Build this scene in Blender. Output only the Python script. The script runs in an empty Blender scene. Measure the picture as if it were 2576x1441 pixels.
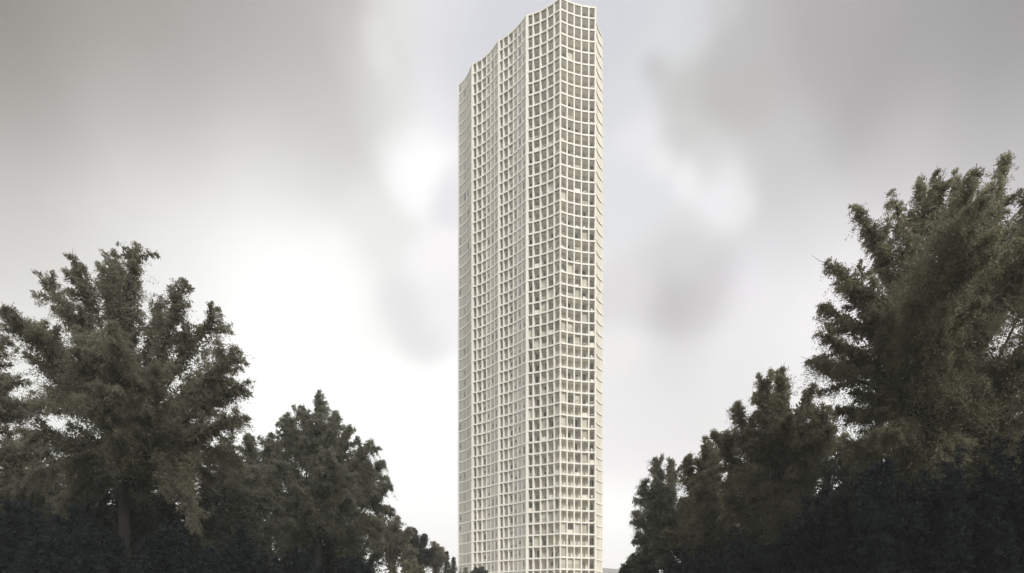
import bpy, math, random
import numpy as np
from mathutils import Vector

S = bpy.context.scene
COL = S.collection
R = math.radians
random.seed(7)

# ------------------------------------------------------------------ camera
EYE = 1.7
FPX, CX, HY = 1443.5, 1288.0, 1536.6          # focal length, centre column and horizon row measured on the photograph
cam = bpy.data.cameras.new('camera')
cam_o = bpy.data.objects.new('camera', cam)
COL.objects.link(cam_o)
cam_o.location = (0, 0, EYE)
cam_o.rotation_euler = (R(90), 0, 0)
cam.sensor_width = 36.0
cam.lens = 36.0 * FPX / 2576.0
cam.shift_y = (HY - 720.5) / 2576.0
cam.clip_start, cam.clip_end = 0.1, 6000
S.camera = cam_o


def at(px, py, y):
    return Vector(((px - CX) / FPX * y, y, EYE + (HY - py) / FPX * y))


# ------------------------------------------------------------------ light
S.view_settings.view_transform = 'Standard'
S.view_settings.look = 'None'
S.view_settings.gamma = 1.0
S.view_settings.use_curve_mapping = False
EXPOSURE = 0.0
S.view_settings.exposure = EXPOSURE

SUN_AZ, SUN_EL = R(148), R(36)                 # azimuth clockwise from +Y: behind the camera, to the right
sun_dir = Vector((math.sin(SUN_AZ) * math.cos(SUN_EL), math.cos(SUN_AZ) * math.cos(SUN_EL), math.sin(SUN_EL)))
sl = bpy.data.lights.new('sun', 'SUN')
sl.energy = 3.0
sl.angle = R(10)
sl.color = (1.0, 0.955, 0.87)
so = bpy.data.objects.new('sun', sl)
COL.objects.link(so)
so.rotation_euler = sun_dir.to_track_quat('Z', 'Y').to_euler()

# ------------------------------------------------------------------ sky: overcast, cloud masses fixed by direction
W = bpy.data.worlds.new('World')
S.world = W
W.use_nodes = True
nt = W.node_tree
nt.nodes.clear()


def N(t, **kw):
    n = nt.nodes.new(t)
    for k, v in kw.items():
        setattr(n, k, v)
    return n


def lk(a, b):
    nt.links.new(a, b)


def lin(c):
    c = c / 255.0
    return c / 12.92 if c <= 0.04045 else ((c + 0.055) / 1.055) ** 2.4


CLOUDS = [  # column, row, r, g, b, width
    (0, 0, 138, 135, 130, 168), (300, 0, 157, 152, 148, 168), (600, 0, 171, 169, 167, 154), (840, 0, 197, 193, 192, 80),
    (1000, 20, 231, 231, 229, 70), (1110, 60, 229, 229, 233, 70), (1150, 170, 218, 219, 225, 60), (1280, 40, 216, 217, 223, 90),
    (-250, 60, 138, 135, 131, 224), (-250, 350, 185, 183, 180, 224),
    (0, 200, 164, 162, 157, 154), (350, 150, 170, 167, 165, 168), (690, 150, 189, 186, 185, 140), (865, 90, 208, 205, 203, 36), (938, 90, 233, 233, 231, 28), (898, 180, 216, 214, 212, 32), (955, 170, 240, 240, 240, 26), (928, 260, 219, 219, 217, 28), (990, 240, 233, 233, 233, 28),
    (0, 400, 199, 197, 195, 154), (400, 330, 208, 205, 204, 154), (750, 300, 212, 211, 210, 125), (970, 240, 219, 219, 217, 60),
    (0, 620, 222, 221, 219, 154), (350, 500, 228, 227, 226, 154), (700, 450, 236, 236, 234, 125),
    (1040, 390, 260, 260, 261, 55), (1135, 480, 234, 234, 237, 35), (1095, 250, 238, 238, 241, 50),
    (950, 610, 237, 237, 236, 50), (1000, 790, 232, 232, 233, 50), (1060, 860, 232, 232, 233, 35), (905, 520, 238, 238, 236, 40), (1115, 800, 247, 246, 248, 38), (910, 860, 252, 252, 250, 40),
    (640, 700, 268, 268, 267, 140), (800, 900, 268, 268, 267, 95), (700, 1060, 268, 268, 267, 154), (430, 640, 240, 240, 239, 125),
    (1100, 680, 249, 247, 249, 40), (1050, 1080, 264, 263, 263, 80), (1000, 1300, 270, 270, 270, 120), (200, 1000, 245, 245, 243, 210),
    (840, 640, 256, 256, 255, 50), (870, 780, 256, 256, 255, 50),
    (1560, 60, 215, 216, 222, 70), (1710, 80, 220, 221, 224, 60), (1590, 250, 222, 223, 226, 50), (1648, 188, 192, 192, 193, 22), (1765, 95, 219, 220, 222, 34), (1810, 190, 197, 196, 196, 36), (1662, 130, 221, 222, 224, 26), (1718, 150, 219, 220, 221, 24), (1740, 205, 201, 201, 200, 26), (1835, 45, 212, 212, 214, 28), (1845, 125, 196, 195, 196, 28), (1700, 350, 209, 209, 209, 36), (1780, 400, 214, 214, 214, 34), (1665, 415, 246, 246, 248, 24), (1725, 455, 246, 246, 248, 24), (1850, 505, 241, 241, 243, 28),
    (1700, 235, 203, 203, 202, 38), (1850, 90, 194, 193, 195, 70), (1880, 240, 195, 194, 193, 70), (2090, 90, 183, 179, 182, 100),
    (2300, 50, 169, 168, 170, 110), (2560, 50, 162, 160, 162, 120), (2200, 250, 178, 176, 179, 100), (2500, 280, 178, 177, 179, 110),
    (1980, 400, 206, 205, 206, 80), (2280, 400, 205, 202, 205, 90), (2560, 430, 205, 203, 205, 110), (2850, 200, 168, 166, 168, 170),
    (1620, 370, 238, 238, 241, 38), (1810, 480, 241, 241, 244, 50), (1650, 500, 226, 227, 229, 50), (1545, 470, 228, 229, 232, 50),
    (2000, 560, 222, 221, 224, 80), (1720, 620, 216, 215, 217, 50), (1690, 770, 194, 192, 195, 48), (1770, 720, 206, 204, 207, 55),
    (1590, 760, 224, 222, 224, 45), (1575, 870, 240, 239, 239, 40), (1700, 900, 228, 226, 228, 55), (1910, 760, 239, 237, 240, 70),
    (2050, 800, 246, 244, 246, 90), (1650, 1030, 237, 236, 237, 60), (1820, 960, 236, 235, 236, 70),
    (1600, 1150, 241, 239, 241, 70), (1560, 1310, 270, 270, 270, 80), (2300, 700, 236, 234, 236, 150), (2200, 1100, 246, 246, 246, 150),
]
tc = N('ShaderNodeTexCoord')
nz = N('ShaderNodeTexNoise')
nz.inputs['Scale'].default_value = 3.2
nz.inputs['Detail'].default_value = 3.0
nz.inputs['Roughness'].default_value = 0.5
lk(tc.outputs['Generated'], nz.inputs['Vector'])
sub = N('ShaderNodeVectorMath', operation='SUBTRACT')
lk(nz.outputs['Color'], sub.inputs[0])
sub.inputs[1].default_value = (0.5, 0.5, 0.5)
wsc = N('ShaderNodeVectorMath', operation='SCALE')
lk(sub.outputs[0], wsc.inputs[0])
wsc.inputs['Scale'].default_value = 0.055
wad = N('ShaderNodeVectorMath', operation='ADD')
lk(tc.outputs['Generated'], wad.inputs[0])
lk(wsc.outputs[0], wad.inputs[1])
wdir = N('ShaderNodeVectorMath', operation='NORMALIZE')
lk(wad.outputs[0], wdir.inputs[0])
W0 = 0.004
BASE = (1.12, 1.10, 1.07)                      # the brighter overcast behind the camera, where the sun stands
acc_c, acc_w = None, None
for (px, py, r_, g_, b_, wd) in CLOUDS:
    v = Vector(((px - CX) / FPX, 1.0, (HY - py) / FPX))
    sg = wd / FPX / v.length ** 1.35
    d = v.normalized()
    n1 = N('ShaderNodeVectorMath', operation='DOT_PRODUCT')
    lk(wdir.outputs[0], n1.inputs[0])
    n1.inputs[1].default_value = d
    k = 1.0 / sg ** 2
    n2 = N('ShaderNodeMath', operation='MULTIPLY_ADD')
    lk(n1.outputs['Value'], n2.inputs[0])
    n2.inputs[1].default_value = k
    n2.inputs[2].default_value = -k
    n3 = N('ShaderNodeMath', operation='EXPONENT')
    lk(n2.outputs[0], n3.inputs[0])
    n4 = N('ShaderNodeVectorMath', operation='SCALE')
    n4.inputs[0].default_value = tuple((lin(c) - 0.125) / 0.825 for c in (r_, g_, b_))   # the air in front lifts and greys it again
    lk(n3.outputs[0], n4.inputs['Scale'])
    if acc_c is None:
        a = N('ShaderNodeVectorMath', operation='ADD')
        lk(n4.outputs[0], a.inputs[0])
        a.inputs[1].default_value = tuple(c * W0 for c in BASE)
        w = N('ShaderNodeMath', operation='ADD')
        lk(n3.outputs[0], w.inputs[0])
        w.inputs[1].default_value = W0
    else:
        a = N('ShaderNodeVectorMath', operation='ADD')
        lk(n4.outputs[0], a.inputs[0])
        lk(acc_c, a.inputs[1])
        w = N('ShaderNodeMath', operation='ADD')
        lk(n3.outputs[0], w.inputs[0])
        lk(acc_w, w.inputs[1])
    acc_c, acc_w = a.outputs[0], w.outputs[0]
inv = N('ShaderNodeMath', operation='DIVIDE')
inv.inputs[0].default_value = 1.0
lk(acc_w, inv.inputs[1])
cl = N('ShaderNodeVectorMath', operation='SCALE')
lk(acc_c, cl.inputs[0])
lk(inv.outputs[0], cl.inputs['Scale'])
# a little cloud grain
nz2 = N('ShaderNodeTexNoise')
nz2.inputs['Scale'].default_value = 5.0
nz2.inputs['Distortion'].default_value = 0.6
nz2.inputs['Detail'].default_value = 5.0
lk(wdir.outputs[0], nz2.inputs['Vector'])
gr = N('ShaderNodeMath', operation='MULTIPLY_ADD')
lk(nz2.outputs[0], gr.inputs[0])
gr.inputs[1].default_value = 0.13
gr.inputs[2].default_value = 0.945
cl2 = N('ShaderNodeVectorMath', operation='SCALE')
lk(cl.outputs[0], cl2.inputs[0])
lk(gr.outputs[0], cl2.inputs['Scale'])
SKY_STRENGTH = 0.1
up = N('ShaderNodeVectorMath', operation='SCALE')
lk(cl2.outputs[0], up.inputs[0])
up.inputs['Scale'].default_value = 1.0 / SKY_STRENGTH
sky = N('ShaderNodeTexSky', sky_type='NISHITA')
sky.sun_disc = False
sky.sun_elevation = SUN_EL
sky.sun_rotation = SUN_AZ
mx = N('ShaderNodeMixRGB')
mx.inputs[0].default_value = 0.97               # almost closed cloud cover
lk(sky.outputs[0], mx.inputs[1])
lk(up.outputs[0], mx.inputs[2])
bg = N('ShaderNodeBackground')
bg.inputs['Strength'].default_value = SKY_STRENGTH
lk(mx.outputs[0], bg.inputs['Color'])
wo = N('ShaderNodeOutputWorld')
lk(bg.outputs[0], wo.inputs['Surface'])


# ------------------------------------------------------------------ materials
def mat(name, col, rough=0.7, noise=0.0, scale=1.0, spec=0.3, stretch=None, metal=0.0):
    m = bpy.data.materials.new(name)
    m.use_nodes = True
    t = m.node_tree
    b = t.nodes['Principled BSDF']
    b.inputs['Base Color'].default_value = (*col, 1)
    b.inputs['Roughness'].default_value = rough
    b.inputs['Specular IOR Level'].default_value = spec
    b.inputs['Metallic'].default_value = metal
    if noise:
        c = t.nodes.new('ShaderNodeTexCoord')
        mp = t.nodes.new('ShaderNodeMapping')
        mp.inputs['Scale'].default_value = stretch or (1, 1, 1)
        n = t.nodes.new('ShaderNodeTexNoise')
        n.inputs['Scale'].default_value = scale
        n.inputs['Detail'].default_value = 6
        rp = t.nodes.new('ShaderNodeValToRGB')
        rp.color_ramp.elements[0].position = 0.3
        rp.color_ramp.elements[1].position = 0.7
        rp.color_ramp.elements[0].color = (*[x * (1 - noise) for x in col], 1)
        rp.color_ramp.elements[1].color = (*[min(1, x * (1 + noise * 0.6)) for x in col], 1)
        t.links.new(c.outputs['Object'], mp.inputs[0])
        t.links.new(mp.outputs[0], n.inputs['Vector'])
        t.links.new(n.outputs[0], rp.inputs[0])
        t.links.new(rp.outputs[0], b.inputs['Base Color'])
    return m


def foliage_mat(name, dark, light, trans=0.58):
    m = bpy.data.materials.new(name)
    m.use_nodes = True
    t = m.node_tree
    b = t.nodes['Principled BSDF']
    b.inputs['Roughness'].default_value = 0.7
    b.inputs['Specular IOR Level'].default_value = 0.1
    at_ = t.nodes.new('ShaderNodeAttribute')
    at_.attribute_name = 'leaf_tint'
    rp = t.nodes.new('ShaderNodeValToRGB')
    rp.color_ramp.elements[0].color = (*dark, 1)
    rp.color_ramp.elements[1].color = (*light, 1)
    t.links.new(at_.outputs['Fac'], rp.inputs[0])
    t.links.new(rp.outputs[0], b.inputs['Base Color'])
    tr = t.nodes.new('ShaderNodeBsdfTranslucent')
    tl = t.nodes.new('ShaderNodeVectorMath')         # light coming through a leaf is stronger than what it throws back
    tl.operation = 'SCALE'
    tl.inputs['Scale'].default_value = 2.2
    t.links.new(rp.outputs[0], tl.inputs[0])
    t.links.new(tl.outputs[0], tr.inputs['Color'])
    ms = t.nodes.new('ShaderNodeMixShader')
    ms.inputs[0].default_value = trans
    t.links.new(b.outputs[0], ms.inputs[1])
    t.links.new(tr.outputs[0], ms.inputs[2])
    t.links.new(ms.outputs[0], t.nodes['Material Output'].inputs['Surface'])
    return m


M = {
    'white': mat('cream_white_concrete', (0.79, 0.765, 0.71), 0.75, 0.15, 0.8, stretch=(1, 1, 0.1)),
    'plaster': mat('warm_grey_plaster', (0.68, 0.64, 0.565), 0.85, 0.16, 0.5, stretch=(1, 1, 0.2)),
    'plaster_shade': mat('shade_grey_plaster', (0.47, 0.455, 0.425), 0.85, 0.12, 0.5, stretch=(1, 1, 0.2)),  # darker plaster copy: shade of the turned-away facets put into the colour
    'joint': mat('dark_joint', (0.12, 0.115, 0.105), 0.8),
    'batten_shade': mat('soffit_batten_and_shade', (0.20, 0.19, 0.17), 0.8),
    'frame': mat('window_frame_paint', (0.70, 0.67, 0.59), 0.5),
    'glass': mat('window_glass', (0.055, 0.055, 0.05), 0.12, spec=0.5),
    'glass2': mat('window_glass_tinted', (0.11, 0.115, 0.105), 0.3, spec=0.4),
    'blind': mat('drawn_blind', (0.42, 0.395, 0.345), 0.9, 0.15, 3.0, stretch=(4, 4, 0.2)),
    'curtain': mat('pale_curtain', (0.55, 0.525, 0.46), 0.9, 0.2, 4.0, stretch=(5, 5, 0.1)),
    'bark': mat('dark_bark', (0.014, 0.0135, 0.013), 0.95, 0.4, 3.0, stretch=(3, 3, 0.5)),
    'grass': mat('park_grass', (0.045, 0.06, 0.025), 0.95, 0.4, 0.4),
    'roof': mat('grey_roof_sheet', (0.28, 0.28, 0.28), 0.6, 0.1, 0.6),
    'render': mat('grey_render', (0.4, 0.39, 0.37), 0.85, 0.1, 0.6),
    'furn': mat('white_garden_furniture', (0.8, 0.79, 0.75), 0.5),
    'bounce_paving': mat('pale_bounce_paving', (0.50, 0.48, 0.44), 0.9, 0.12, 0.8),
    'path': mat('park_gravel_path', (0.32, 0.29, 0.24), 0.95, 0.2, 3.0),
}
F = {
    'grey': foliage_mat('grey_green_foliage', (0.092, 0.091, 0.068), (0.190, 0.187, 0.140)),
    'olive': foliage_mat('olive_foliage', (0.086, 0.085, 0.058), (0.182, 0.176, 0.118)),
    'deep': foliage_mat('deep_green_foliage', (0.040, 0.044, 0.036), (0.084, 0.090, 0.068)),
    'dark': foliage_mat('shade_coloured_foliage', (0.010, 0.015, 0.018), (0.019, 0.027, 0.031), 0.1),  # the shade low under the trees is put into this leaf colour
    'pale': foliage_mat('pale_grey_foliage', (0.092, 0.096, 0.076), (0.19, 0.195, 0.152)),
    'fir': foliage_mat('fir_needles', (0.022, 0.027, 0.021), (0.060, 0.066, 0.052)),
}


# ------------------------------------------------------------------ object helpers
def tag(o, label=None, cat=None, group=None, kind=None):
    if label:
        o['label'] = label
    if cat:
        o['category'] = cat
    if group:
        o['group'] = group
    if kind:
        o['kind'] = kind
    return o


def empty(name, loc, label, cat, group=None):
    o = bpy.data.objects.new(name, None)
    o.empty_display_size = 0.5
    COL.objects.link(o)
    o.location = loc
    return tag(o, label, cat, group)


class MB:
    def __init__(self):
        self.v, self.f, self.m = [], [], []

    def quad(self, a, b, c, d, mi=0):
        i = len(self.v)
        self.v += [tuple(a), tuple(b), tuple(c), tuple(d)]
        self.f.append((i, i + 1, i + 2, i + 3))
        self.m.append(mi)

    def prism(self, pts, z0, z1, mi=0):
        i, n = len(self.v), len(pts)
        self.v += [(p[0], p[1], z0) for p in pts] + [(p[0], p[1], z1) for p in pts]
        self.f.append(tuple(range(i, i + n))[::-1])
        self.f.append(tuple(range(i + n, i + 2 * n)))
        self.m += [mi, mi]
        for k in range(n):
            q = (k + 1) % n
            self.f.append((i + k, i + q, i + n + q, i + n + k))
            self.m.append(mi)

    def box(self, o, ax, ay, x0, x1, y0, y1, z0, z1, mi=0):
        pts = [(o[0] + ax[0] * x + ay[0] * y, o[1] + ax[1] * x + ay[1] * y) for x, y in ((x0, y0), (x1, y0), (x1, y1), (x0, y1))]
        self.prism(pts, z0, z1, mi)

    def tube(self, pts, rad, n=7, mi=0):
        base = len(self.v)
        pts = [Vector(p) for p in pts]
        for k, p in enumerate(pts):
            d = (pts[min(k + 1, len(pts) - 1)] - pts[max(k - 1, 0)]).normalized()
            s = d.cross(Vector((0.3, 0.9, 0.2))).normalized()
            t = d.cross(s)
            for j in range(n):
                a = 2 * math.pi * j / n
                self.v.append(tuple(p + (s * math.cos(a) + t * math.sin(a)) * rad[k]))
        for k in range(len(pts) - 1):
            for j in range(n):
                q = (j + 1) % n
                self.f.append((base + k * n + j, base + k * n + q, base + (k + 1) * n + q, base + (k + 1) * n + j))
                self.m.append(mi)

    def build(self, name, mats, parent=None, loc=None, smooth=False):
        me = bpy.data.meshes.new(name)
        me.from_pydata(self.v, [], self.f)
        for m in (mats if isinstance(mats, (list, tuple)) else [mats]):
            me.materials.append(m)
        me.polygons.foreach_set('material_index', self.m)
        if smooth:
            me.polygons.foreach_set('use_smooth', [True] * len(self.f))
        me.update()
        o = bpy.data.objects.new(name, me)
        COL.objects.link(o)
        if parent:
            o.parent = parent
        if loc:
            o.location = loc
        return o


# ------------------------------------------------------------------ ground
g = MB()
g.quad((-1500, -1500, 0), (1500, -1500, 0), (1500, 1500, 0), (-1500, 1500, 0))
tag(g.build('ground', M['grass']), kind='structure')
g = MB()
g.quad((-1.6, -12, 0.004), (1.6, -12, 0.004), (9.0, 143, 0.004), (3.5, 143, 0.004))
tag(g.build('path', M['path']), kind='structure')

g = MB()
g.prism([(4.5 + 95 * math.cos(a * math.pi / 32), 200 + 72 * math.sin(a * math.pi / 32)) for a in range(64)], -0.3, 0.008)  # added, unseen pale ground that bounces light up onto the loggia soffits
tag(g.build('bounce_forecourt', M['bounce_paving']), kind='structure')

# ------------------------------------------------------------------ the tower
FLOOR, ROOF, SLAB = 3.118, 162.3, 0.42
NF = 51
RT, K = (22.47, 152.5), (12.65, 150.0)
C1, C2, C3, C4 = (3.68, 154.6), (-4.0, 161.5), (-11.92, 168.5), (-16.55, 175.2)
E0 = (25.45, 160.3)
BACK = [(-15.4, 184.5), (-8.5, 191.5), (1.0, 195.0), (10.8, 193.2), (18.6, 187.3), (23.5, 178.8), (25.9, 169.5)]
PLAN = [RT, K, C1, C2, C3, C4] + BACK + [E0]
CEN = Vector((4.5, 172.0))


class Sec:
    def __init__(self, P, Q, sag, depths):
        self.P, self.Q, self.sag, self.dep = Vector(P), Vector(Q), sag, depths
        self.t = (self.Q - self.P)
        self.L = self.t.length
        self.t.normalize()
        n = Vector((-self.t.y, self.t.x))
        if n.dot(CEN - (self.P + self.Q) / 2) < 0:
            n = -n
        self.n = n                                   # inwards
        self.c = len(depths)

    def pos(self, u, off=0.0):
        p = self.P.lerp(self.Q, u) + self.n * (4 * self.sag * u * (1 - u))
        return p + self.nin(u) * off

    def tan(self, u):
        return (self.t * self.L + self.n * (4 * self.sag * (1 - 2 * u))).normalized()

    def nin(self, u):
        t = self.tan(u)
        n = Vector((-t.y, t.x))
        return n if n.dot(self.n) > 0 else -n


DB = [0.16, 0.16, 0.22, 0.5, 0.95, 1.25]
SECS = {
    'front': Sec(RT, K, 0.55, [2.0] * 5),
    'A': Sec(K, C1, 0.6, [2.0] * 5),
    'B': Sec(C1, C2, 0.65, DB),
    'C': Sec(C2, C3, 0.8, DB),
    'D': Sec(C3, C4, 0.65, [0.12] * 4),
    'E': Sec(E0, RT, 0.8, [0.2] * 4),
}
bk = [C4] + BACK + [E0]
for i in range(len(bk) - 1):
    SECS['back%d' % i] = Sec(bk[i], bk[i + 1], 0.9, [0.3] * 5)
ORDER = ['front', 'A', 'B', 'C', 'D'] + ['back%d' % i for i in range(len(bk) - 1)] + ['E']

tower = empty('residential_tower', (4.5, 172.0, 0), 'very tall slender cream white residential tower with scalloped gridded facades rising beyond the trees', 'tower')
TL = Vector((4.5, 172.0))


def loc2(p):
    return (p[0] - TL.x, p[1] - TL.y)


outline = []
for s in ORDER:
    sc = SECS[s]
    for k in range(12):
        outline.append(loc2(sc.pos(k / 12)))

# floor plates, one per storey
slab = MB()
slab.prism(outline, -SLAB, 0.0, 0)
for s in ('A', 'B', 'C', 'front'):
    sc = SECS[s]
    for j in range(sc.c):
        if sc.dep[j] < 0.5:
            continue
        ua, ub = (j + 0.14) / sc.c, (j + 0.86) / sc.c
        offs = [o for o in ((0.12, 0.30, 0.48) if s != 'front' else (0.14,)) if o < sc.dep[j] - 0.1]  # the single front strip is a painted shadow line under the slab
        for o in offs:
            a, b = sc.pos(ua, o), sc.pos(ub, o)
            na, nb = sc.nin(ua) * 0.06, sc.nin(ub) * 0.06
            slab.prism([loc2(a), loc2(b), loc2(b + nb), loc2(a + na)], -SLAB - 0.07, -SLAB - 0.002, 1)
for s in ('D', 'E', 'back0', 'back5', 'back6', 'back7'):
    sc = SECS[s]
    d = sc.dep[0]
    for k in range(8):
        ua, ub = k / 8 + 0.005, (k + 1) / 8 - 0.005 * (k == 7)
        a, b = sc.pos(ua, d * 0.3), sc.pos(ub, d * 0.3)
        a2, b2 = sc.pos(ua, d + 0.02), sc.pos(ub, d + 0.02)
        slab.prism([loc2(a), loc2(b), loc2(b2), loc2(a2)], -SLAB - (0.065 if s == 'E' else 0.05), -SLAB - 0.002, 1)
slab0 = slab.build('floor_plate', [M['white'], M['joint']], tower, (0, 0, ROOF))
slab0.data.materials[1] = M['batten_shade']
zf = [ROOF]
for k in range(NF):
    z = 159.4 - k * FLOOR
    if z < 0.6:
        break
    c = slab0.copy()
    COL.objects.link(c)
    c.parent = tower
    c.location = (0, 0, z)
    zf.append(z)
zf.append(0.0)

# roof parapet and plant room
rp = MB()
inner = []
for s in ORDER:
    sc = SECS[s]
    for k in range(12):
        u = min(max(k / 12, 0.06), 0.94)
        inner.append(loc2(sc.pos(u, 4.0)))
rp.prism(inner, ROOF + 0.003, ROOF + 0.25, 0)
rp.build('roof', M['render'], tower)

# back walls of the loggias and window walls
wall = MB()
prev = None
ends = {'front': (0.03, 0.925), 'A': (0.075, 1.0)}
for s in ORDER:
    sc = SECS[s]
    lo, hi = ends.get(s, (0.0, 1.0))
    for j in range(sc.c):
        ua, ub = max(j / sc.c, lo), min((j + 1) / sc.c, hi)
        nseg = 3
        for q in range(nseg):
            u0, u1 = ua + (ub - ua) * q / nseg, ua + (ub - ua) * (q + 1) / nseg
            a, b = loc2(sc.pos(u0, sc.dep[j])), loc2(sc.pos(u1, sc.dep[j]))
            if q == 0 and prev is not None and (Vector(prev) - Vector(a)).length > 0.01:
                wall.quad((*prev, 0), (*a, 0), (*a, ROOF - 0.1), (*prev, ROOF - 0.1))
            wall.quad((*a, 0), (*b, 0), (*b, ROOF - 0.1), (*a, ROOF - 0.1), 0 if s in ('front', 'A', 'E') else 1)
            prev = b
wall.build('wall', [M['plaster'], M['plaster_shade']], tower)

# piers (vertical members of the grid), each one a part
def pier(sc, u, w, dep, off=0.02, top=ROOF - 0.02, name='pier', shift=0.0):
    p, t, n = sc.pos(u), sc.tan(u), sc.nin(u)
    m = MB()
    m.box(loc2(p), t, n, -w / 2 + shift, w / 2 + shift, off, dep, 0, top)
    return m.build(name, M['white'], tower)


fr = SECS['front']
for j, d in ((1, 0.5), (2, 0.5), (3, 0.5), (4, 0.5)):
    pier(fr, j / 5, 0.31, d)
pier(fr, 0.0, 0.42, 2.3, shift=0.26)
# corner post
tA, tF = SECS['A'].nin(0), fr.nin(1)
bis = (tA + tF).normalized()
m = MB()
m.box(loc2(Vector(K)), Vector((-bis.y, bis.x)), bis, -0.2, 0.2, 0.05, 0.55, 0, ROOF - 0.02)
m.build('pier', M['white'], tower)
for j, d in ((1, 0.5), (2, 0.55), (3, 1.0), (4, 2.05)):
    pier(SECS['A'], j / 5, 0.33, d)
pier(SECS['A'], 1.0, 0.72, 2.4, shift=-0.38)
for s in ('B', 'C'):
    sc = SECS[s]
    for j in range(1, 6):
        pier(sc, j / 6, (0.14, 0.16, 0.22, 0.26, 0.28)[j - 1], sc.dep[j] + 0.05)
    pier(sc, 1.0, 0.6, 1.6, shift=-0.32)
for j in range(1, 4):
    pier(SECS['D'], j / 4, 0.1, 0.3, off=0.05)
pier(SECS['D'], 0.02, 0.3, 0.3, off=0.04)
pier(SECS['D'], 0.99, 0.2, 0.4, off=0.04)
for i in range(8):
    sc = SECS['back%d' % i]
    for j in range(0, 5):
        pier(sc, (j + 0.03) / 5, 0.25, 0.45, off=0.03)
pier(SECS['E'], 0.06, 0.3, 0.5, off=0.04)
pier(SECS['E'], 0.93, 0.5, 0.6, off=0.04)

# windows: frame proud of the wall, pane set in the frame
def window_geo(mbf, mbp, o, t, n, x0, x1, z0, z1, fw, kind, mull, fi=0, pi=0, mbb=None, bi=0, cover=0.0):
    """t along the wall, n inwards; the frame stands 6 cm out of the wall"""
    for (a, b, c, d) in ((x0, x0 + fw, z0, z1), (x1 - fw, x1, z0, z1), (x0 + fw, x1 - fw, z0, z0 + fw), (x0 + fw, x1 - fw, z1 - fw, z1)):
        mbf.box(o, t, n, a, b, -0.07, 0.02, c, d, fi)
    if mull:
        xm = x0 + (x1 - x0) * mull
        mbf.box(o, t, n, xm - fw / 2, xm + fw / 2, -0.065, 0.02, z0 + fw, z1 - fw, fi)
    mbp.box(o, t, n, x0 + fw, x1 - fw, -0.025, 0.02, z0 + fw, z1 - fw, pi)
    if cover and mbb is not None:                   # a blind drawn part of the way down
        mbb.box(o, t, n, x0 + fw, x1 - fw, -0.040, -0.028, z1 - fw - cover * (z1 - z0), z1 - fw, bi)


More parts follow.
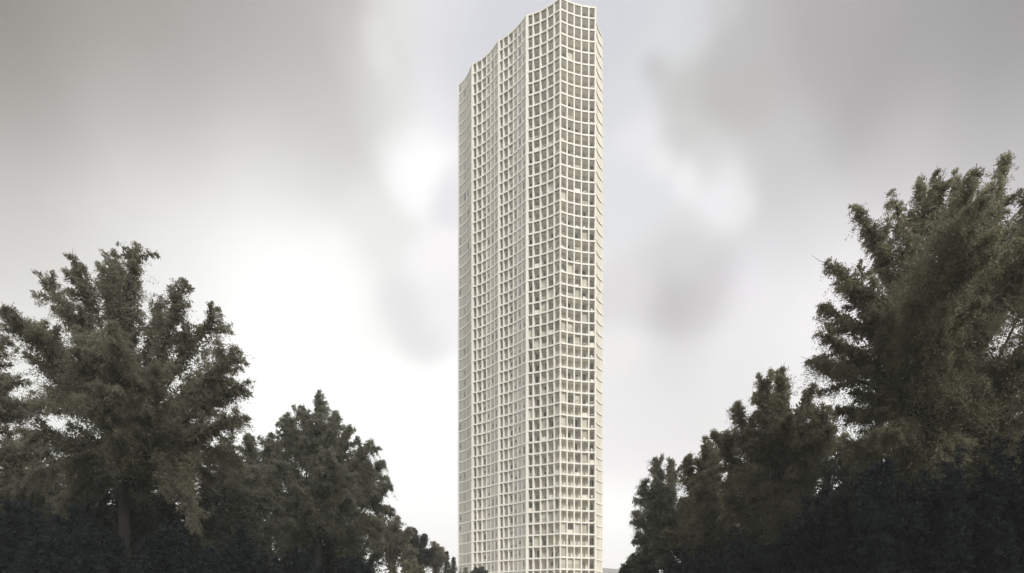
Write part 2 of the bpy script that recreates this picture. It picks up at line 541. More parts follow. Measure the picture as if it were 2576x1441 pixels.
PM = ['glass', 'glass2', 'blind', 'curtain']
restf = MB()
rnd = random.Random(11)
n_own = 0
cells = []
for s in ORDER:
    sc = SECS[s]
    for j in range(sc.c):
        for k in range(len(zf) - 1):
            cells.append((s, j, k))
for (s, j, k) in cells:
    sc = SECS[s]
    ztop, zbot = zf[k] - SLAB, zf[k + 1]
    H = ztop - zbot
    u = (j + 0.5) / sc.c
    low = k / 51.0
    if s == 'E':
        continue
    if s == 'front' and j == 4:
        u -= 0.025
    if s == 'A' and j == 0:
        u += 0.025
    p, t, n = sc.pos(u, sc.dep[j]), sc.tan(u), sc.nin(u)
    wd = sc.L / sc.c
    r = rnd.random()
    if s in ('front', 'A'):
        w = wd * rnd.choice((0.66, 0.76, 0.86))
        if (s == 'front' and j == 4) or (s == 'A' and j == 0):
            w *= 0.8
        x0 = -w / 2 + rnd.uniform(-0.1, 0.1)
        z0, z1 = zbot + rnd.choice((0.05, 0.05, 0.7)), zbot + rnd.choice((2.2, 2.4, 2.55))
        pc = low if s == 'front' else low * 0.45
        kind = 3 if r < 0.35 * pc else (2 if r < 0.9 * pc else (1 if r > 0.8 else 0))
        if s == 'front' and j == 0:
            kind = 1 if r < 0.7 else 0
        mull = rnd.choice((0, 0.5, 0.33, 0.66))
        fw = 0.07
    elif s in ('B', 'C'):
        if j < 3 and rnd.random() < 0.08:
            continue
        w = wd * (rnd.choice((0.36, 0.42, 0.5)) if j < 3 else rnd.choice((0.5, 0.58, 0.62)))
        x0 = -w / 2 + (rnd.uniform(-0.15, 0.15) if j < 3 else -0.05)
        hh = rnd.choice((1.1, 1.6, 2.1, 2.3))
        z0 = zbot + (0.08 if hh > 1.9 else 0.75)
        z1 = z0 + hh * (1 if hh > 1.9 else 0.98)
        z1 = min(z1, ztop - 0.12)
        kind = 3 if r < 0.10 * low else (2 if r < 0.12 + 0.25 * low else (1 if r < 0.38 else 0))
        if j < 3 and kind == 0 and rnd.random() < 0.45:
            kind = 1
        mull = rnd.choice((0, 0, 0.5, 0.35))
        fw = 0.055
    elif s == 'D':
        if rnd.random() < 0.25:
            continue
        w = wd * rnd.choice((0.32, 0.4, 0.5))
        x0 = -w / 2 + rnd.uniform(-0.2, 0.2)
        z0, z1 = zbot + rnd.choice((0.1, 0.7)), zbot + rnd.choice((2.1, 2.4))
        kind = rnd.choice((1, 1, 2, 2, 2, 3))
        mull, fw = rnd.choice((0, 0.5)), 0.05
    else:
        w = wd * 0.5
        x0 = -w / 2
        z0, z1 = zbot + 0.6, zbot + 2.2
        kind, mull, fw = (1 if r < 0.5 else 0), 0, 0.06
    if (s == 'front' and j > 0 and rnd.random() < 0.05 + 0.55 * max(0, low - 0.35)) or (s == 'A' and rnd.random() < 0.02 + 0.28 * max(0, low - 0.3)):
        pe, te, ne = sc.pos(u, 0.62), sc.tan(u), sc.nin(u)      # a loggia closed off behind the grid, with blinds or curtains in it
        we = wd - 0.34 - (0.12 if (s, j) in (('front', 4), ('A', 0)) else 0)
        ke = rnd.choice((3, 3, 2, 2, 2))
        window_geo(restf, restf, loc2(pe), te, ne, -we / 2, we / 2, zbot + 0.02, ztop - 0.08, 0.05, ke, rnd.choice((0, 0.5, 0.5, 0.35)), 0, 1 + ke, restf, 4, rnd.choice((0, 0, 0.3, 0.5)))
        if 33 <= k <= 42:
            continue
    cover = rnd.choice((0, 0, 0.25, 0.4, 0.6)) if kind < 2 and s in ('front', 'A', 'B', 'C') else 0.0
    o = loc2(p)
    if s in ('front', 'A') and 33 <= k <= 42:
        a, b = MB(), MB()
        bl = MB()
        window_geo(a, b, o, t, n, x0, x0 + w, z0, z1, fw, kind, mull, mbb=bl, cover=cover)
        wo_ = a.build('window', M['frame'], tower)
        b.build('pane', M[PM[kind]], wo_)
        if cover:
            bl.build('blind', M['blind'], wo_)
        n_own += 1
    else:
        window_geo(restf, restf, o, t, n, x0, x0 + w, z0, z1, fw, kind, mull, 0, 1 + kind, restf, 3, cover)
tag(restf.build('window_grid', [M['frame']] + [M[x] for x in PM], tower), kind='stuff')

# low railings on some loggias
rr = random.Random(5)
for s in ('A', 'front'):
    sc = SECS[s]
    for k in range(8, 50):
        for j in range(sc.c):
            if rr.random() > (0.2 if s == 'A' else 0.09):
                continue
            u = (j + 0.5) / sc.c
            p, t, n = sc.pos(u, 0.3), sc.tan(u), sc.nin(u)
            w = sc.L / sc.c - 0.5
            m = MB()
            zb = zf[k + 1]
            m.box(loc2(p), t, n, -w / 2, w / 2, -0.02, 0.03, zb + 0.88, zb + 0.95)
            nb = rr.choice((5, 9, 0))
            if nb:
                for q in range(nb):
                    x = -w / 2 + w * (q + 0.5) / nb
                    m.box(loc2(p), t, n, x - 0.03, x + 0.03, -0.015, 0.025, zb + 0.02, zb + 0.875)
            else:
                m.box(loc2(p), t, n, -w / 2 + 0.03, w / 2 - 0.03, -0.01, 0.02, zb + 0.05, zb + 0.875)
            m.build('railing', M['frame'], tower)

# furniture standing in the open loggias of the front
ORD = ['first', 'second', 'third', 'fourth', 'fifth', 'sixth', 'seventh', 'eighth', 'ninth', 'tenth', 'eleventh', 'twelfth', 'thirteenth', 'fourteenth',
       'fifteenth', 'sixteenth', 'seventeenth', 'eighteenth', 'nineteenth', 'twentieth', 'twenty-first', 'twenty-second', 'twenty-third', 'twenty-fourth',
       'twenty-fifth', 'twenty-sixth', 'twenty-seventh', 'twenty-eighth', 'twenty-ninth', 'thirtieth', 'thirty-first', 'thirty-second', 'thirty-third',
       'thirty-fourth', 'thirty-fifth', 'thirty-sixth', 'thirty-seventh', 'thirty-eighth', 'thirty-ninth', 'fortieth', 'forty-first', 'forty-second']
BAY = ['right-hand', 'second from right', 'middle', 'second from left', 'corner']


def chair_parts(root):
    m = MB(); m.box((0, 0), (1, 0), (0, 1), -0.28, 0.28, -0.28, 0.28, 0.4, 0.48); m.build('seat', M['furn'], root)
    m = MB(); m.box((0, 0), (1, 0), (0, 1), -0.28, 0.28, 0.22, 0.28, 0.482, 1.05); m.build('backrest', M['furn'], root)
    for x in (-0.25, 0.25):
        for y in (-0.25, 0.25):
            m = MB(); m.box((x, y), (1, 0), (0, 1), -0.025, 0.025, -0.025, 0.025, 0, 0.398); m.build('leg', M['furn'], root)


def table_parts(root):
    m = MB()
    m.prism([(0.5 * math.cos(a * math.pi / 6), 0.5 * math.sin(a * math.pi / 6)) for a in range(12)], 0.70, 0.75)
    m.build('tabletop', M['furn'], root)
    m = MB(); m.tube([(0, 0, 0.04), (0, 0, 0.7)], [0.05, 0.05]); m.build('leg', M['furn'], root)
    m = MB(); m.prism([(0.28 * math.cos(a * math.pi / 6), 0.28 * math.sin(a * math.pi / 6)) for a in range(12)], 0, 0.04); m.build('base', M['furn'], root)


def planter_parts(root):
    m = MB()
    m.box((0, 0), (1, 0), (0, 1), -0.45, 0.45, -0.2, 0.2, 0, 0.6)
    m.build('body', M['furn'], root)
    m = MB()
    m.box((0, 0), (1, 0), (0, 1), -0.48, 0.48, -0.23, 0.23, 0.602, 0.66)
    m.build('rim', M['furn'], root)


spots = [(9, 0, 'c'), (6, 0, 't'), (7, 4, 'c'), (11, 4, 't'), (12, 2, 'c'), (13, 3, 'c'), (15, 1, 't'), (16, 4, 'c'), (18, 2, 'p'), (18, 1, 'c'), (20, 4, 'c'), (21, 2, 't'), (22, 4, 'p'),
         (23, 2, 'p'), (24, 1, 'c'), (25, 0, 'c'), (26, 3, 'c'), (27, 0, 't'), (28, 1, 't'), (29, 0, 'c'), (31, 0, 'p'), (33, 2, 'c'), (34, 0, 't'), (35, 0, 'c'), (36, 1, 'p'), (37, 0, 'c'),
         (38, 0, 't'), (39, 2, 'p'), (41, 0, 'c')]
for (k, j, kd) in spots:
    sc = fr
    u = (j + 0.5) / 5
    p = sc.pos(u, 0.75)
    nm, cat, fn, ds = {'c': ('patio_chair', 'chair', chair_parts, 'white patio chair'), 't': ('patio_table', 'table', table_parts, 'round white patio table'),
                       'p': ('planter_box', 'planter', planter_parts, 'white planter box')}[kd]
    o = empty(nm, (p.x, p.y, zf[k + 1] + 0.003),
              '%s in the %s bay, %s storey from the top' % (ds, BAY[j], ORD[k]), cat, 'white furniture on the tower loggias')
    t = sc.tan(u)
    o.rotation_euler.z = math.atan2(t.y, t.x) + math.pi + rr.uniform(-0.3, 0.3)
    fn(o)

# ------------------------------------------------------------------ low building beyond the tower
hb = empty('low_building', (40.0, 205.0, 0), 'low grey building with a sloping sheet roof beside the foot of the tower', 'building')
m = MB()
m.box((0, 0), (1, 0), (0, 1), -14, 14, -8, 8, 0, 12.5)
m.build('wall', M['render'], hb)
m = MB()
for sg in (-1, 1):
    m.quad((-15, sg * 9, 12.2), (15, sg * 9, 12.2), (12, 0, 15.4), (-13.5, 0, 17.6))
m.quad((-15, -9, 12.2), (-13.5, 0, 17.6), (-13.5, 0, 17.6), (-15, 9, 12.2))
m.quad((15, -9, 12.2), (12, 0, 15.4), (12, 0, 15.4), (15, 9, 12.2))
m.build('roof', M['roof'], hb)
for i in range(6):
    m = MB()
    for zz in (2, 5.2, 8.4):
        m.box((-11.5 + i * 4.6, -8.0), (1, 0), (0, 1), -0.7, 0.7, -0.03, 0.05, zz, zz + 1.7)
    m.build('window', M['glass'], hb)


# ------------------------------------------------------------------ trees
def unit(a):
    return a / (np.linalg.norm(a, axis=-1, keepdims=True) + 1e-9)


def leaves_mesh(name, P, D, L, Wd, T, material, parent, rg):
    """P leaf bases, D directions, L lengths, Wd widths, T tint"""
    n = len(P)
    rv = rg.normal(size=(n, 3))
    Sd = unit(np.cross(D, rv)) * Wd[:, None] * 0.5
    mid = P + D * (L * 0.45)[:, None]
    V = np.empty((n, 4, 3), np.float32)
    V[:, 0], V[:, 1], V[:, 2], V[:, 3] = P, mid + Sd, P + D * L[:, None], mid - Sd
    me = bpy.data.meshes.new(name)
    me.vertices.add(n * 4)
    me.vertices.foreach_set('co', V.reshape(-1))
    me.loops.add(n * 4)
    me.loops.foreach_set('vertex_index', np.arange(n * 4, dtype=np.int32))
    me.polygons.add(n)
    me.polygons.foreach_set('loop_start', np.arange(0, n * 4, 4, dtype=np.int32))
    me.update(calc_edges=True)
    a = me.attributes.new('leaf_tint', 'FLOAT', 'POINT')
    a.data.foreach_set('value', np.repeat(T.astype(np.float32), 4))
    me.materials.append(material)
    o = bpy.data.objects.new(name, me)
    COL.objects.link(o)
    o.parent = parent
    return o


def plume(rg, p0, p1, r, n, leaf, droop, per=46):
    """a feathery spray of leaves along the bent axis p0 -> p1: side shoots of very uneven length, leaves along each"""
    ax = p1 - p0
    Lx = np.linalg.norm(ax)
    ad = ax / Lx
    per = int(min(per, max(8, n / 10)))
    nb = max(6, int(n / per))
    bend = rg.normal(size=3) * 0.09 * Lx
    t = rg.beta(1.2, 0.95, nb) * 1.03
    prof = r * np.minimum(1, (t + 0.12) / 0.34) ** 0.7 * np.clip(1.06 - t, 0.02, 1) ** 0.75 * 1.1
    rad = rg.normal(size=(nb, 3))
    rad = unit(rad - (rad @ ad)[:, None] * ad)
    st = p0 + t[:, None] * ax + np.sin(np.pi * np.clip(t, 0, 1))[:, None] * bend + rad * (prof * rg.uniform(0, 0.4, nb))[:, None]
    dr = unit(rad * rg.uniform(0.5, 1.0, (nb, 1)) + ad * rg.uniform(0.2, 1.2, (nb, 1)) + rg.normal(size=(nb, 3)) * 0.25)
    ln = prof * np.clip(np.exp(rg.normal(size=nb) * 0.45) * 0.72, 0.2, 1.9) + 0.10
    ln = ln * np.where(rg.uniform(size=nb) < 0.14, rg.uniform(1.3, 2.1, nb), 1.0)   # a few long loose shoots
    s = rg.uniform(0.04, 1.0, (nb, per))
    B = st[:, None, :] + dr[:, None, :] * (ln[:, None] * s)[..., None]
    B[..., 2] -= droop * (s ** 2) * ln[:, None]
    B += rg.normal(size=B.shape) * (leaf * 0.38 + 0.07 * (ln[:, None] * (1.15 - s))[..., None])
    D = dr[:, None, :] * 0.8 + rg.normal(size=B.shape) * 0.5
    D[..., 2] -= droop * s * 0.9
    D = unit(D)
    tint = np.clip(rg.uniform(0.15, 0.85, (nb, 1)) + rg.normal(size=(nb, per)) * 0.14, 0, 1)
    Ls = leaf * rg.uniform(0.6, 1.3, (nb, per)) * (1.15 - 0.4 * s)
    # denser, larger leaves on the inner shoots
    m = int(n * 0.16)
    ti = rg.beta(1.3, 1.5, m) * 0.92
    pr = r * np.minimum(1, (ti + 0.12) / 0.34) ** 0.7 * np.clip(1.0 - ti, 0.02, 1) ** 0.9
    rd = unit(rg.normal(size=(m, 3)))
    Bi = p0 + ti[:, None] * ax + rd * (pr * rg.uniform(0.0, 0.75, m))[:, None]
    Di = unit(rg.normal(size=(m, 3)))
    Ti = np.clip(rg.normal(size=m) * 0.2 + 0.45, 0, 1)
    Li = leaf * rg.uniform(1.8, 3.0, m)
    return (np.concatenate([B.reshape(-1, 3), Bi]), np.concatenate([D.reshape(-1, 3), Di]),
            np.concatenate([tint.reshape(-1), Ti]), np.concatenate([Ls.reshape(-1), Li]))


def bez(a, b, c, n=7):
    return [tuple((1 - q) ** 2 * a + 2 * q * (1 - q) * b + q * q * c) for q in np.linspace(0, 1, n)]


def tree(name, label, cat, px, y, plumes, fork_py, leaf, n, trunk_r, mat_f, seed, droop=0.5, depth=1.0, fill=8, group=None, lean=0.0, fork2=None):
    """plumes: (tip column, tip row, base column, base row, radius px, depth offset m)"""
    rg = np.random.default_rng(seed)
    b = at(px, HY, y)
    root = empty(name, (b.x, y, 0), label, cat, group)
    org = np.array([b.x, y, 0.0])
    pl = []
    for q in plumes:
        tpx, tpy, bpx, bpy_, rp_ = q[:5]
        dy = q[5] if len(q) > 5 else rg.uniform(-1, 1) * depth
        tip = np.array(at(tpx, tpy, y + dy * 1.0))
        bas = np.array(at(bpx, bpy_, y + dy * 0.35))
        pl.append((bas - org, tip - org, rp_ / FPX * y))
    cen = np.mean([(p[0] + p[1]) / 2 for p in pl], axis=0)
    # limbs to the front and to the back, so that the crown is round in depth too
    ext = max(np.ptp([p[1][0] for p in pl]), 1.5) / 2
    for i in range(fill):
        a = rg.uniform(0, 2 * math.pi)
        sy = (1 if i % 2 else -1) * rg.uniform(0.45, 0.95)
        dx = rg.uniform(-0.55, 0.55)
        zz = cen[2] + rg.uniform(-0.55, 0.25) * ext
        tip = np.array([cen[0] + dx * ext, sy * ext * depth * 0.55, zz + 0.25 * ext])
        bas = np.array([cen[0] + dx * ext * 0.4, sy * ext * 0.12, zz - 0.2 * ext])
        pl.append((bas, tip, ext * 0.30))
    limbs = list(pl)
    # every bough carries side boughs, so that the outline breaks up
    sub_ = []
    for (bas, tip, r) in limbs:
        ax = tip - bas
        Lx = np.linalg.norm(ax)
        for i in range(6):
            q = 0.12 + 0.78 * (i + rg.uniform(0, 1)) / 6
            o = bas + ax * q
            sd = rg.normal(size=3)
            sd -= (sd @ ax) / Lx ** 2 * ax
            sd /= np.linalg.norm(sd)
            dv = ax / Lx * rg.uniform(0.5, 1.0) + sd * rg.uniform(0.5, 1.0) + np.array([0, 0, rg.uniform(-0.25, 0.35)])
            dv /= np.linalg.norm(dv)
            ll = min(r * rg.uniform(0.8, 1.5), Lx * 0.55) * (1.15 - 0.75 * q)
            sub_.append((o, o + dv * ll, r * rg.uniform(0.28, 0.45) * (1.1 - 0.4 * q)))
    pl = [(b_, t_, r_ * 0.82) for (b_, t_, r_) in limbs] + sub_
    tot = sum(np.linalg.norm(p[1] - p[0]) * p[2] for p in pl)
    Ps, Ds, Ts, Ls = [], [], [], []
    for (bas, tip, r) in pl:
        k = n * np.linalg.norm(tip - bas) * r / tot
        B, D, T, LL = plume(rg, bas, tip, r, k, leaf, droop)
        Ps.append(B); Ls.append(LL); Ds.append(D); Ts.append(np.clip(T + rg.uniform(-0.15, 0.15), 0, 1))
    P, D, T, L = np.concatenate(Ps), np.concatenate(Ds), np.concatenate(Ts), np.concatenate(Ls)
    ok = P[:, 2] > 0.15
    P, D, T, L = P[ok], D[ok], T[ok], L[ok]
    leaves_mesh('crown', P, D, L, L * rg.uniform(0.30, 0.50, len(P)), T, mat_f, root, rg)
    # trunk with limbs
    tm = MB()
    fz = EYE + (HY - fork_py) / FPX * y
    fork = np.array([lean, 0.0, fz])
    tm.tube(bez(np.array([0, 0, -0.1]), np.array([lean * 0.2, 0.05, fz * 0.5]), fork, 9), [trunk_r * (1.25 - 0.45 * q) for q in np.linspace(0, 1, 9)], 10)
    for i, (bas, tip, r) in enumerate(limbs):
        mid = fork * 0.45 + bas * 0.55 + rg.normal(size=3) * 0.12
        rr0 = trunk_r * rg.uniform(0.2, 0.36)
        p1 = bez(fork, mid, bas, 6)
        p2 = [tuple(bas + (tip - bas) * q + rg.normal(size=3) * 0.04 * (q < 0.95)) for q in (0.3, 0.6, 0.85, 1.03)]
        rs = [rr0 * (1 - 0.09 * k_) for k_ in range(6)] + [rr0 * 0.38, rr0 * 0.2, rr0 * 0.10, max(0.006, rr0 * 0.03)]
        tm.tube(p1 + p2, rs, 6)
        # bare twigs near the tip
        d = (tip - bas) / np.linalg.norm(tip - bas)
        for k_ in range(6):
            q = rg.uniform(0.75, 1.0)
            s_ = bas + (tip - bas) * q
            e_ = s_ + (d * 0.9 + rg.normal(size=3) * 0.4) * min(r, 1.0) * rg.uniform(0.3, 0.6)
            tm.tube([tuple(s_), tuple((s_ + e_) / 2 + rg.normal(size=3) * 0.05), tuple(e_)], [0.014, 0.010, 0.005], 4)
    for (bas, tip, r) in sub_:
        tm.tube([tuple(bas), tuple(bas * 0.5 + tip * 0.5 + rg.normal(size=3) * 0.04), tuple(tip)], [0.03, 0.018, 0.006], 4)
    tm.build('trunk', M['bark'], root, smooth=True)
    return root


def shrub(name, label, px, y, top, wpx, n, mat_f, seed, leaf=0.16, droop=0.3, cat='shrub', group=None, stems=16):
    """a broad many-stemmed shrub from the ground up"""
    rg = np.random.default_rng(seed)
    b = at(px, HY, y)
    root = empty(name, (b.x, y, 0), label, cat, group)
    h = EYE + (HY - top) / FPX * y
    w = wpx / FPX * y
    Ps, Ds, Ts, Ls = [], [], [], []
    tm = MB()
    for i in range(stems):
        a = i * 2.4 + rg.uniform(-0.3, 0.3)
        q = math.sqrt((i + 0.5) / stems)
        tip = np.array([math.cos(a) * q * w * 0.95, math.sin(a) * q * w * 0.8, h * (1.0 - 0.42 * q ** 1.6) * rg.uniform(0.86, 1.02)])
        bas = np.array([math.cos(a) * q * w * 0.55, math.sin(a) * q * w * 0.5, h * rg.uniform(0.1, 0.25)])
        B, D, T, LL = plume(rg, bas, tip, w * 0.36, n / stems, leaf, droop)
        Ps.append(B); Ls.append(LL); Ds.append(D); Ts.append(np.clip(T + rg.uniform(-0.15, 0.15), 0, 1))
        st = np.array([math.cos(a) * 0.15, math.sin(a) * 0.15, -0.05])
        tm.tube(bez(st, (st + bas) / 2 + np.array([0, 0, 0.2]), bas, 4) + [tuple(bas + (tip - bas) * 0.5), tuple(tip)], [0.07, 0.06, 0.05, 0.04, 0.025, 0.008], 5)
    P, D, T, L = np.concatenate(Ps), np.concatenate(Ds), np.concatenate(Ts), np.concatenate(Ls)
    ok = P[:, 2] > 0.05
    P, D, T, L = P[ok], D[ok], T[ok], L[ok]
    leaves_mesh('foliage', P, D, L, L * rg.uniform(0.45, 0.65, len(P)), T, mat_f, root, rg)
    tm.build('stem', M['bark'], root, smooth=True)
    return root


def conifer(name, label, px, y, top, wpx, n, seed, group=None):
    rg = np.random.default_rng(seed)
    b = at(px, HY, y)
    root = empty(name, (b.x, y, 0), label, 'tree', group)
    h = EYE + (HY - top) / FPX * y
    w = wpx / FPX * y
    Ps, Ds, Ts, Ls = [], [], [], []
    tm = MB()
    tm.tube([(0, 0, -0.1), (0, 0, h * 0.5), (0, 0, h * 1.0)], [0.22, 0.12, 0.015], 7)
    tiers = 22
    for i in range(tiers):
        f = (i + 0.5) / tiers
        z = h * (0.12 + 0.86 * f)
        rr_ = w * (1 - f) ** 0.8 * rg.uniform(0.7, 1.1) + 0.1
        for q in range(6):
            a = q * 1.047 + i * 0.7 + rg.uniform(-0.25, 0.25)
            bas = np.array([0, 0, z])
            tip = np.array([math.cos(a) * rr_, math.sin(a) * rr_, z - 0.25 * rr_ + rg.uniform(-0.1, 0.15)])
            B, D, T, LL = plume(rg, bas, tip, rr_ * 0.22 + 0.05, n / tiers / 6, 0.16, 0.5, 14)
            Ps.append(B); Ls.append(LL); Ds.append(D); Ts.append(T)
            tm.tube([tuple(bas), tuple(tip)], [0.035, 0.008], 4)
    P, D, T, L = np.concatenate(Ps), np.concatenate(Ds), np.concatenate(Ts), np.concatenate(Ls)
    leaves_mesh('crown', P, D, L, L * 0.35, T, F['fir'], root, rg)
    tm.build('trunk', M['bark'], root, smooth=True)


# --- the big tree on the left
tree('broadleaf_tree', 'large forked grey-green tree, tallest of the trees left of the tower', 'tree', 312, 30.0, [
    (92, 688, 225, 850, 52, 0.6), (182, 650, 255, 820, 58, -0.8), (250, 668, 290, 830, 45, 1.0), (290, 640, 300, 820, 55, 0.2), (345, 622, 325, 820, 66, -0.5),
    (405, 752, 370, 890, 42, 0.8), (460, 712, 400, 900, 66, -1.0), (545, 778, 440, 940, 72, 0.5), (598, 880, 470, 1000, 74, -0.6), (622, 965, 480, 1050, 66, 0.9),
    (615, 1050, 470, 1100, 60, -0.9), (22, 800, 180, 905, 44, 1.0), (140, 770, 250, 900, 60, -0.4), (310, 790, 310, 990, 105, 0.5), (220, 850, 280, 1010, 95, -1.5),
    (420, 870, 360, 1030, 90, 1.5), (120, 985, 255, 1060, 70, 0.3), (50, 1085, 235, 1125, 70, -1.2), (520, 1090, 400, 1080, 70, 0.8),
    (180, 1190, 270, 1110, 75, 0.6), (425, 1250, 400, 1110, 48, -2.0), (490, 1330, 470, 1150, 52, -2.4), (250, 960, 290, 1080, 90, 2.5), (380, 990, 340, 1090, 90, -2.5),
    (80, 1200, 250, 1140, 75, 1.8), (150, 1290, 270, 1150, 65, 1.2), (540, 1200, 400, 1120, 75, 1.5), (380, 1200, 360, 1090, 70, 2.5), (240, 1240, 290, 1120, 60, 2.8), (600, 1150, 450, 1110, 60, 0.4)],
    1150, 0.10, 410000, 0.27, F['grey'], 21, droop=0.45, depth=1.6, fill=10)
tree('broadleaf_tree', 'grey-green tree half cut off by the left edge, beside the large forked tree', 'tree', -110, 35.0, [
    (10, 850, -90, 1000, 60, 0.5), (40, 950, -60, 1040, 60, -0.6), (60, 1020, -60, 1090, 75, 0.8), (110, 1120, -40, 1150, 75, -1.0), (-60, 780, -110, 980, 80, 0.4),
    (-180, 800, -130, 1000, 80, 0.2), (-260, 900, -160, 1050, 90, -0.5), (130, 1200, 0, 1210, 80, 0.5), (-20, 940, -80, 1100, 100, 1.5), (-290, 1050, -160, 1120, 80, 0.3)],
    1220, 0.13, 110000, 0.3, F['grey'], 22, depth=1.6, fill=6)
tree('broadleaf_tree', 'bushy rounded tree with drooping right side, between the forked tree and the tower', 'tree', 800, 42.0, [
    (800, 1000, 800, 1140, 58, 0.4), (722, 1042, 770, 1180, 56, -0.8), (760, 1025, 785, 1160, 50, 1.0), (845, 1040, 820, 1170, 50, -0.5), (878, 1075, 840, 1190, 40, 0.8), (932, 1112, 865, 1220, 52, -0.6),
    (962, 1165, 885, 1260, 50, 0.9), (982, 1225, 900, 1270, 44, -0.3), (985, 1290, 905, 1260, 42, 0.6), (960, 1340, 895, 1290, 50, -0.8), (690, 1120, 760, 1220, 60, 0.6),
    (800, 1130, 800, 1330, 110, 1.6), (880, 1200, 840, 1340, 85, -1.6), (720, 1190, 770, 1330, 90, -1.2), (910, 1330, 850, 1390, 70, 1.3), (700, 1300, 770, 1360, 80, 0.6)],
    1330, 0.125, 250000, 0.26, F['pale'], 23, droop=0.75, depth=1.4, fill=8)
tree('broadleaf_tree', 'lower misty tree filling the gap right of the large forked tree', 'tree', 640, 39.0, [
    (625, 1098, 640, 1210, 52, 0.5), (560, 1110, 610, 1230, 60, -0.6), (680, 1098, 660, 1230, 42, 0.9), (720, 1170, 670, 1270, 60, -0.4), (560, 1200, 610, 1320, 80, 0.8),
    (640, 1180, 640, 1350, 90, -1.2), (720, 1260, 670, 1360, 70, 1.0), (540, 1290, 610, 1360, 70, -0.9)],
    1340, 0.125, 100000, 0.22, F['pale'], 24, depth=1.2, fill=5)
# --- the slope of smaller trees down to the tower's foot
tree('small_tree', 'small leafy tree under the drooping right side of the bushy tree', 'tree', 985, 62.0, [
    (960, 1300, 970, 1380, 34, 0.3), (1000, 1305, 990, 1380, 34, -0.6), (1030, 1330, 1005, 1390, 30, 0.6), (930, 1330, 960, 1400, 36, -0.4), (985, 1350, 985, 1430, 48, 0.8), (1045, 1385, 1010, 1420, 36, -0.7)],
    1440, 0.2, 26000, 0.2, F['grey'], 25, depth=1.2, fill=4)
tree('small_tree', 'dark twiggy small tree with two pointed tops on the slope left of the tower', 'tree', 1058, 74.0, [
    (1043, 1332, 1048, 1390, 20, 0.3), (1068, 1345, 1062, 1395, 20, -0.4), (1030, 1362, 1045, 1410, 26, 0.5), (1088, 1382, 1070, 1420, 24, -0.6), (1055, 1385, 1056, 1440, 36, 0.6)],
    1440, 0.2, 17000, 0.18, F['fir'], 26, depth=1.0, fill=3)
tree('small_tree', 'low rounded tree on the slope just left of the little fir', 'tree', 1098, 84.0, [
    (1092, 1364, 1096, 1410, 18, 0.2), (1108, 1380, 1102, 1420, 18, -0.3), (1116, 1398, 1106, 1430, 18, 0.4), (1075, 1385, 1090, 1425, 20, -0.4), (1098, 1400, 1098, 1450, 30, 0.5)],
    1450, 0.2, 13000, 0.16, F['grey'], 27, depth=0.9, fill=3)
conifer('fir_tree', 'little pointed fir nearest the tower foot', 1124, 92.0, 1383, 26, 9000, 28, 'small firs by the tower foot')
conifer('fir_tree', 'smaller fir with an open top standing right of the little pointed fir', 1141, 97.0, 1398, 26, 8000, 29, 'small firs by the tower foot')
shrub('shrub', 'pale grey rounded bush in front of the tower left corner', 1166, 112.0, 1414, 30, 14000, F['pale'], 30, leaf=0.24, stems=10)
tree('small_tree', 'small flat topped dark tree in front of the tower foot', 'tree', 1206, 104.0, [
    (1196, 1430, 1202, 1448, 14, 0.3), (1212, 1428, 1208, 1448, 14, -0.3), (1224, 1438, 1212, 1452, 12, 0.4), (1186, 1440, 1200, 1452, 12, -0.4), (1206, 1440, 1206, 1462, 20, 0.3)],
    1465, 0.2, 8000, 0.13, F['deep'], 31, depth=0.8, fill=2)
shrub('shrub', 'dark low bush at the bottom edge left of the pale grey bush', 1125, 80.0, 1418, 36, 14000, F['deep'], 32, leaf=0.22)
shrub('shrub', 'broad olive bush below the small leafy tree on the slope', 1030, 55.0, 1402, 80, 26000, F['olive'], 33, leaf=0.2)
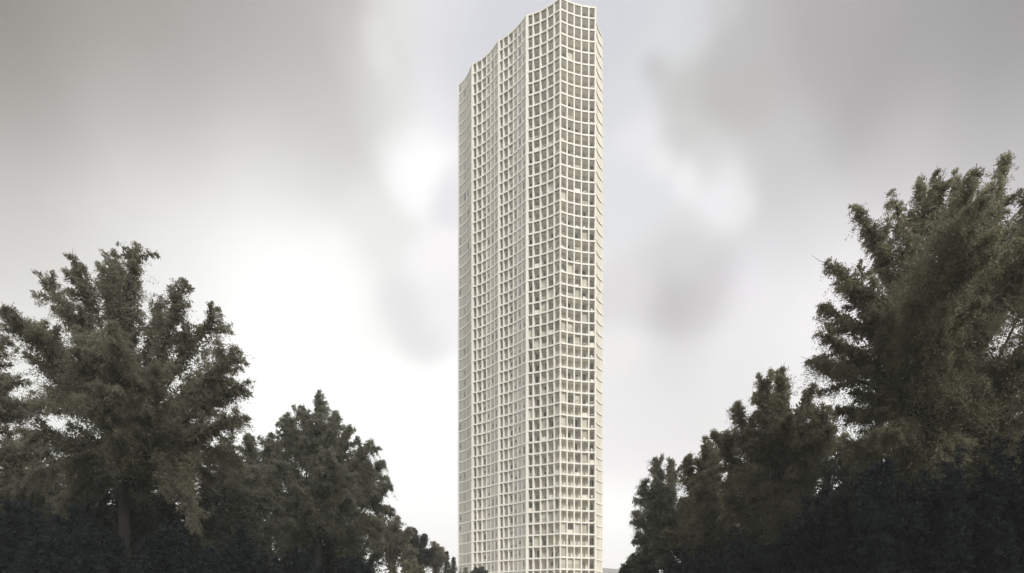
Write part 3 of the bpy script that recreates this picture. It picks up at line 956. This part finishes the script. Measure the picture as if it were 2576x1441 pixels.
# --- the right-hand side
tree('feathery_tree', 'tallest tree, dark olive with feathery pointed boughs, filling the right edge', 'tree', 2400, 27.0, [
    (2533, 397, 2465, 640, 58, 0.4), (2405, 436, 2400, 640, 46, 1.2), (2360, 438, 2368, 630, 66, -0.6), (2318, 452, 2350, 640, 48, 0.6), (2245, 488, 2305, 690, 46, -0.5), (2148, 524, 2275, 720, 58, 0.3),
    (2086, 660, 2235, 790, 58, -0.8), (2070, 772, 2225, 870, 66, 0.7), (2040, 912, 2190, 970, 79, -0.4), (2110, 1030, 2230, 1050, 70, 0.8), (2478, 540, 2440, 740, 89, -0.9), (2440, 560, 2410, 740, 76, 1.5),
    (2590, 560, 2490, 800, 96, 0.6), (2640, 440, 2520, 720, 83, -0.7), (2720, 560, 2560, 800, 96, 0.3), (2780, 760, 2580, 900, 108, -0.5), (2800, 950, 2580, 1000, 108, 0.5),
    (2350, 690, 2360, 920, 134, 1.8), (2290, 800, 2320, 980, 121, -1.5), (2240, 920, 2300, 1060, 121, 1.4), (2480, 800, 2420, 1000, 140, -1.8), (2560, 900, 2450, 1060, 134, 1.6), (2380, 900, 2380, 1080, 140, -2.2),
    (2200, 1090, 2310, 1100, 102, -0.9), (2640, 1080, 2480, 1100, 115, 1.2), (2440, 660, 2420, 860, 102, 0.3),
    (2190, 600, 2290, 800, 52, 0.2), (2110, 712, 2240, 850, 52, -0.2), (2062, 842, 2210, 930, 56, 0.3), (2282, 530, 2330, 720, 50, -0.2), (2290, 640, 2330, 820, 78, 0.3), (2200, 760, 2290, 920, 80, -0.4),
    (2150, 900, 2280, 1010, 84, 0.4), (2440, 490, 2425, 690, 52, -0.3), (2160, 985, 2280, 1050, 70, 0.0),
    (2130, 1150, 2280, 1090, 96, 1.6), (2260, 1180, 2350, 1080, 96, 1.8), (2460, 1180, 2410, 1070, 102, 2.2), (2560, 1160, 2450, 1070, 102, 1.5), (2350, 1180, 2380, 1060, 89, -2.0)],
    1130, 0.095, 720000, 0.36, F['olive'], 41, droop=0.8, depth=1.7, fill=10)
tree('broadleaf_tree', 'mid-sized hazy olive tree beside the tallest tree, right of the tower', 'tree', 1960, 37.0, [
    (1966, 934, 1962, 1090, 66, 0.4), (1912, 948, 1940, 1110, 58, -0.6), (1850, 1032, 1915, 1160, 66, 0.8), (1798, 1092, 1880, 1220, 66, -0.5), (2030, 985, 1990, 1120, 68, 0.6), (1940, 1000, 1950, 1180, 80, 0.0), (1880, 1080, 1920, 1220, 80, -0.2), (2085, 1030, 2010, 1150, 56, -0.8), (2125, 1095, 2020, 1190, 60, 0.5), (2050, 1060, 2000, 1220, 70, -0.3),
    (1960, 1060, 1960, 1260, 90, 1.5), (1880, 1180, 1920, 1310, 90, -1.4), (2060, 1160, 2000, 1300, 90, 1.2), (1820, 1220, 1890, 1330, 75, 0.7), (2100, 1250, 2010, 1340, 80, -0.8), (1960, 1240, 1960, 1380, 95, -1.6)],
    1330, 0.12, 270000, 0.26, F['olive'], 42, droop=0.5, depth=1.5, fill=7)
tree('broadleaf_tree', 'rounded olive tree nearest the tower on its right side', 'tree', 1675, 46.0, [
    (1648, 1158, 1660, 1270, 40, 0.3), (1690, 1162, 1682, 1280, 34, -0.5), (1618, 1215, 1650, 1310, 40, 0.6), (1602, 1290, 1648, 1350, 38, -0.7), (1600, 1350, 1655, 1390, 40, 0.5), (1660, 1230, 1670, 1380, 75, 1.2),
    (1720, 1260, 1700, 1390, 70, -1.1), (1650, 1350, 1670, 1430, 60, -0.9), (1590, 1400, 1650, 1440, 44, 0.2)],
    1400, 0.135, 95000, 0.22, F['pale'], 43, depth=1.2, fill=5)
tree('broadleaf_tree', 'dusky narrow tree between the rounded olive tree and the hazy olive tree', 'tree', 1765, 42.0, [
    (1735, 1150, 1745, 1270, 34, 0.4), (1775, 1105, 1770, 1250, 34, -0.5), (1800, 1140, 1785, 1280, 45, 0.7), (1765, 1200, 1765, 1370, 75, -1.1), (1725, 1260, 1745, 1390, 60, 1.0), (1820, 1260, 1785, 1390, 65, -0.8)],
    1390, 0.14, 80000, 0.22, F['olive'], 44, depth=1.2, fill=4)
shrub('shrub', 'low leafy bush at the bottom edge just right of the tower', 1612, 40.0, 1362, 60, 36000, F['deep'], 45, leaf=0.17)
# --- undergrowth in both lower corners; shade is put into the front row's leaf colour
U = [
    ('big shade-coloured bush in the bottom left corner', 40, 26.0, 1215, 150, 'dark'), ('shade-coloured bush left of the forked trunk', 205, 24.0, 1270, 130, 'dark'),
    ('shade-coloured bush right of the forked trunk', 430, 25.0, 1310, 130, 'dark'), ('shade-coloured bush under the lower misty tree', 590, 28.0, 1340, 120, 'dark'),
    ('shade-coloured bush at the bottom edge under the bushy rounded tree', 745, 31.0, 1375, 110, 'dark'), ('low shade-coloured bush at the right end of the undergrowth left of the tower', 890, 36.0, 1390, 90, 'dark'),
    ('shade-coloured bush under the rounded olive tree', 1750, 33.0, 1370, 100, 'dark'), ('shade-coloured bush under the hazy olive tree', 1885, 30.0, 1330, 110, 'dark'),
    ('shade-coloured bush between the hazy olive tree and the tallest tree', 2060, 27.0, 1225, 120, 'dark'), ('tall shade-coloured bush left of the tallest tree trunk', 2220, 24.0, 1135, 130, 'dark'),
    ('tall shade-coloured bush in front of the tallest tree trunk', 2390, 23.0, 1120, 140, 'dark'), ('tall shade-coloured bush in the bottom right corner', 2560, 22.0, 1065, 140, 'dark'),
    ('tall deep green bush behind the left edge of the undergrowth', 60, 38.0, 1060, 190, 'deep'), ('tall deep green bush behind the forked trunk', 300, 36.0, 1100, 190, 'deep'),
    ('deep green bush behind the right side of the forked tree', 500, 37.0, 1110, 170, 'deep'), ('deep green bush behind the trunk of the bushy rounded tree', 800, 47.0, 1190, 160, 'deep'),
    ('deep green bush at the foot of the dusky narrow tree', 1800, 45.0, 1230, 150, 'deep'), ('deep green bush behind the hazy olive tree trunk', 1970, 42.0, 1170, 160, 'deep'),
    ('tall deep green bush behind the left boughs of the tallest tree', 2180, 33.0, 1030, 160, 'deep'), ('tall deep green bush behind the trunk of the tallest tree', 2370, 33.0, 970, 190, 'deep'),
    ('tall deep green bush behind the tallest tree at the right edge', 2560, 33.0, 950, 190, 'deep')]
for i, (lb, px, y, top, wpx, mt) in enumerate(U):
    shrub('shade_coloured_shrub' if mt == 'dark' else 'shrub', lb, px, y, top, wpx, 90000 if mt == 'dark' else 80000, F[mt], 60 + i, leaf=0.095 if mt == 'dark' else 0.16,
          group='shade-coloured undergrowth below the trees' if mt == 'dark' else 'deep green bushes behind the trees', stems=22)

# ------------------------------------------------------------------ the misty air
hz = MB()
hz.box((0, 0), (1, 0), (0, 1), -1700, 1700, -1700, 1700, -1.5, 166.0)
hm = bpy.data.materials.new('misty_air')
hm.use_nodes = True
ht = hm.node_tree
ht.nodes.clear()
pv = ht.nodes.new('ShaderNodeVolumePrincipled')
pv.inputs['Color'].default_value = (0.965, 0.965, 0.965, 1)
pv.inputs['Density'].default_value = 0.00062
ho = ht.nodes.new('ShaderNodeOutputMaterial')
ht.links.new(pv.outputs[0], ho.inputs['Volume'])
tag(hz.build('haze', hm), kind='stuff')
S.cycles.volume_bounces = 1
S.cycles.use_denoising = True
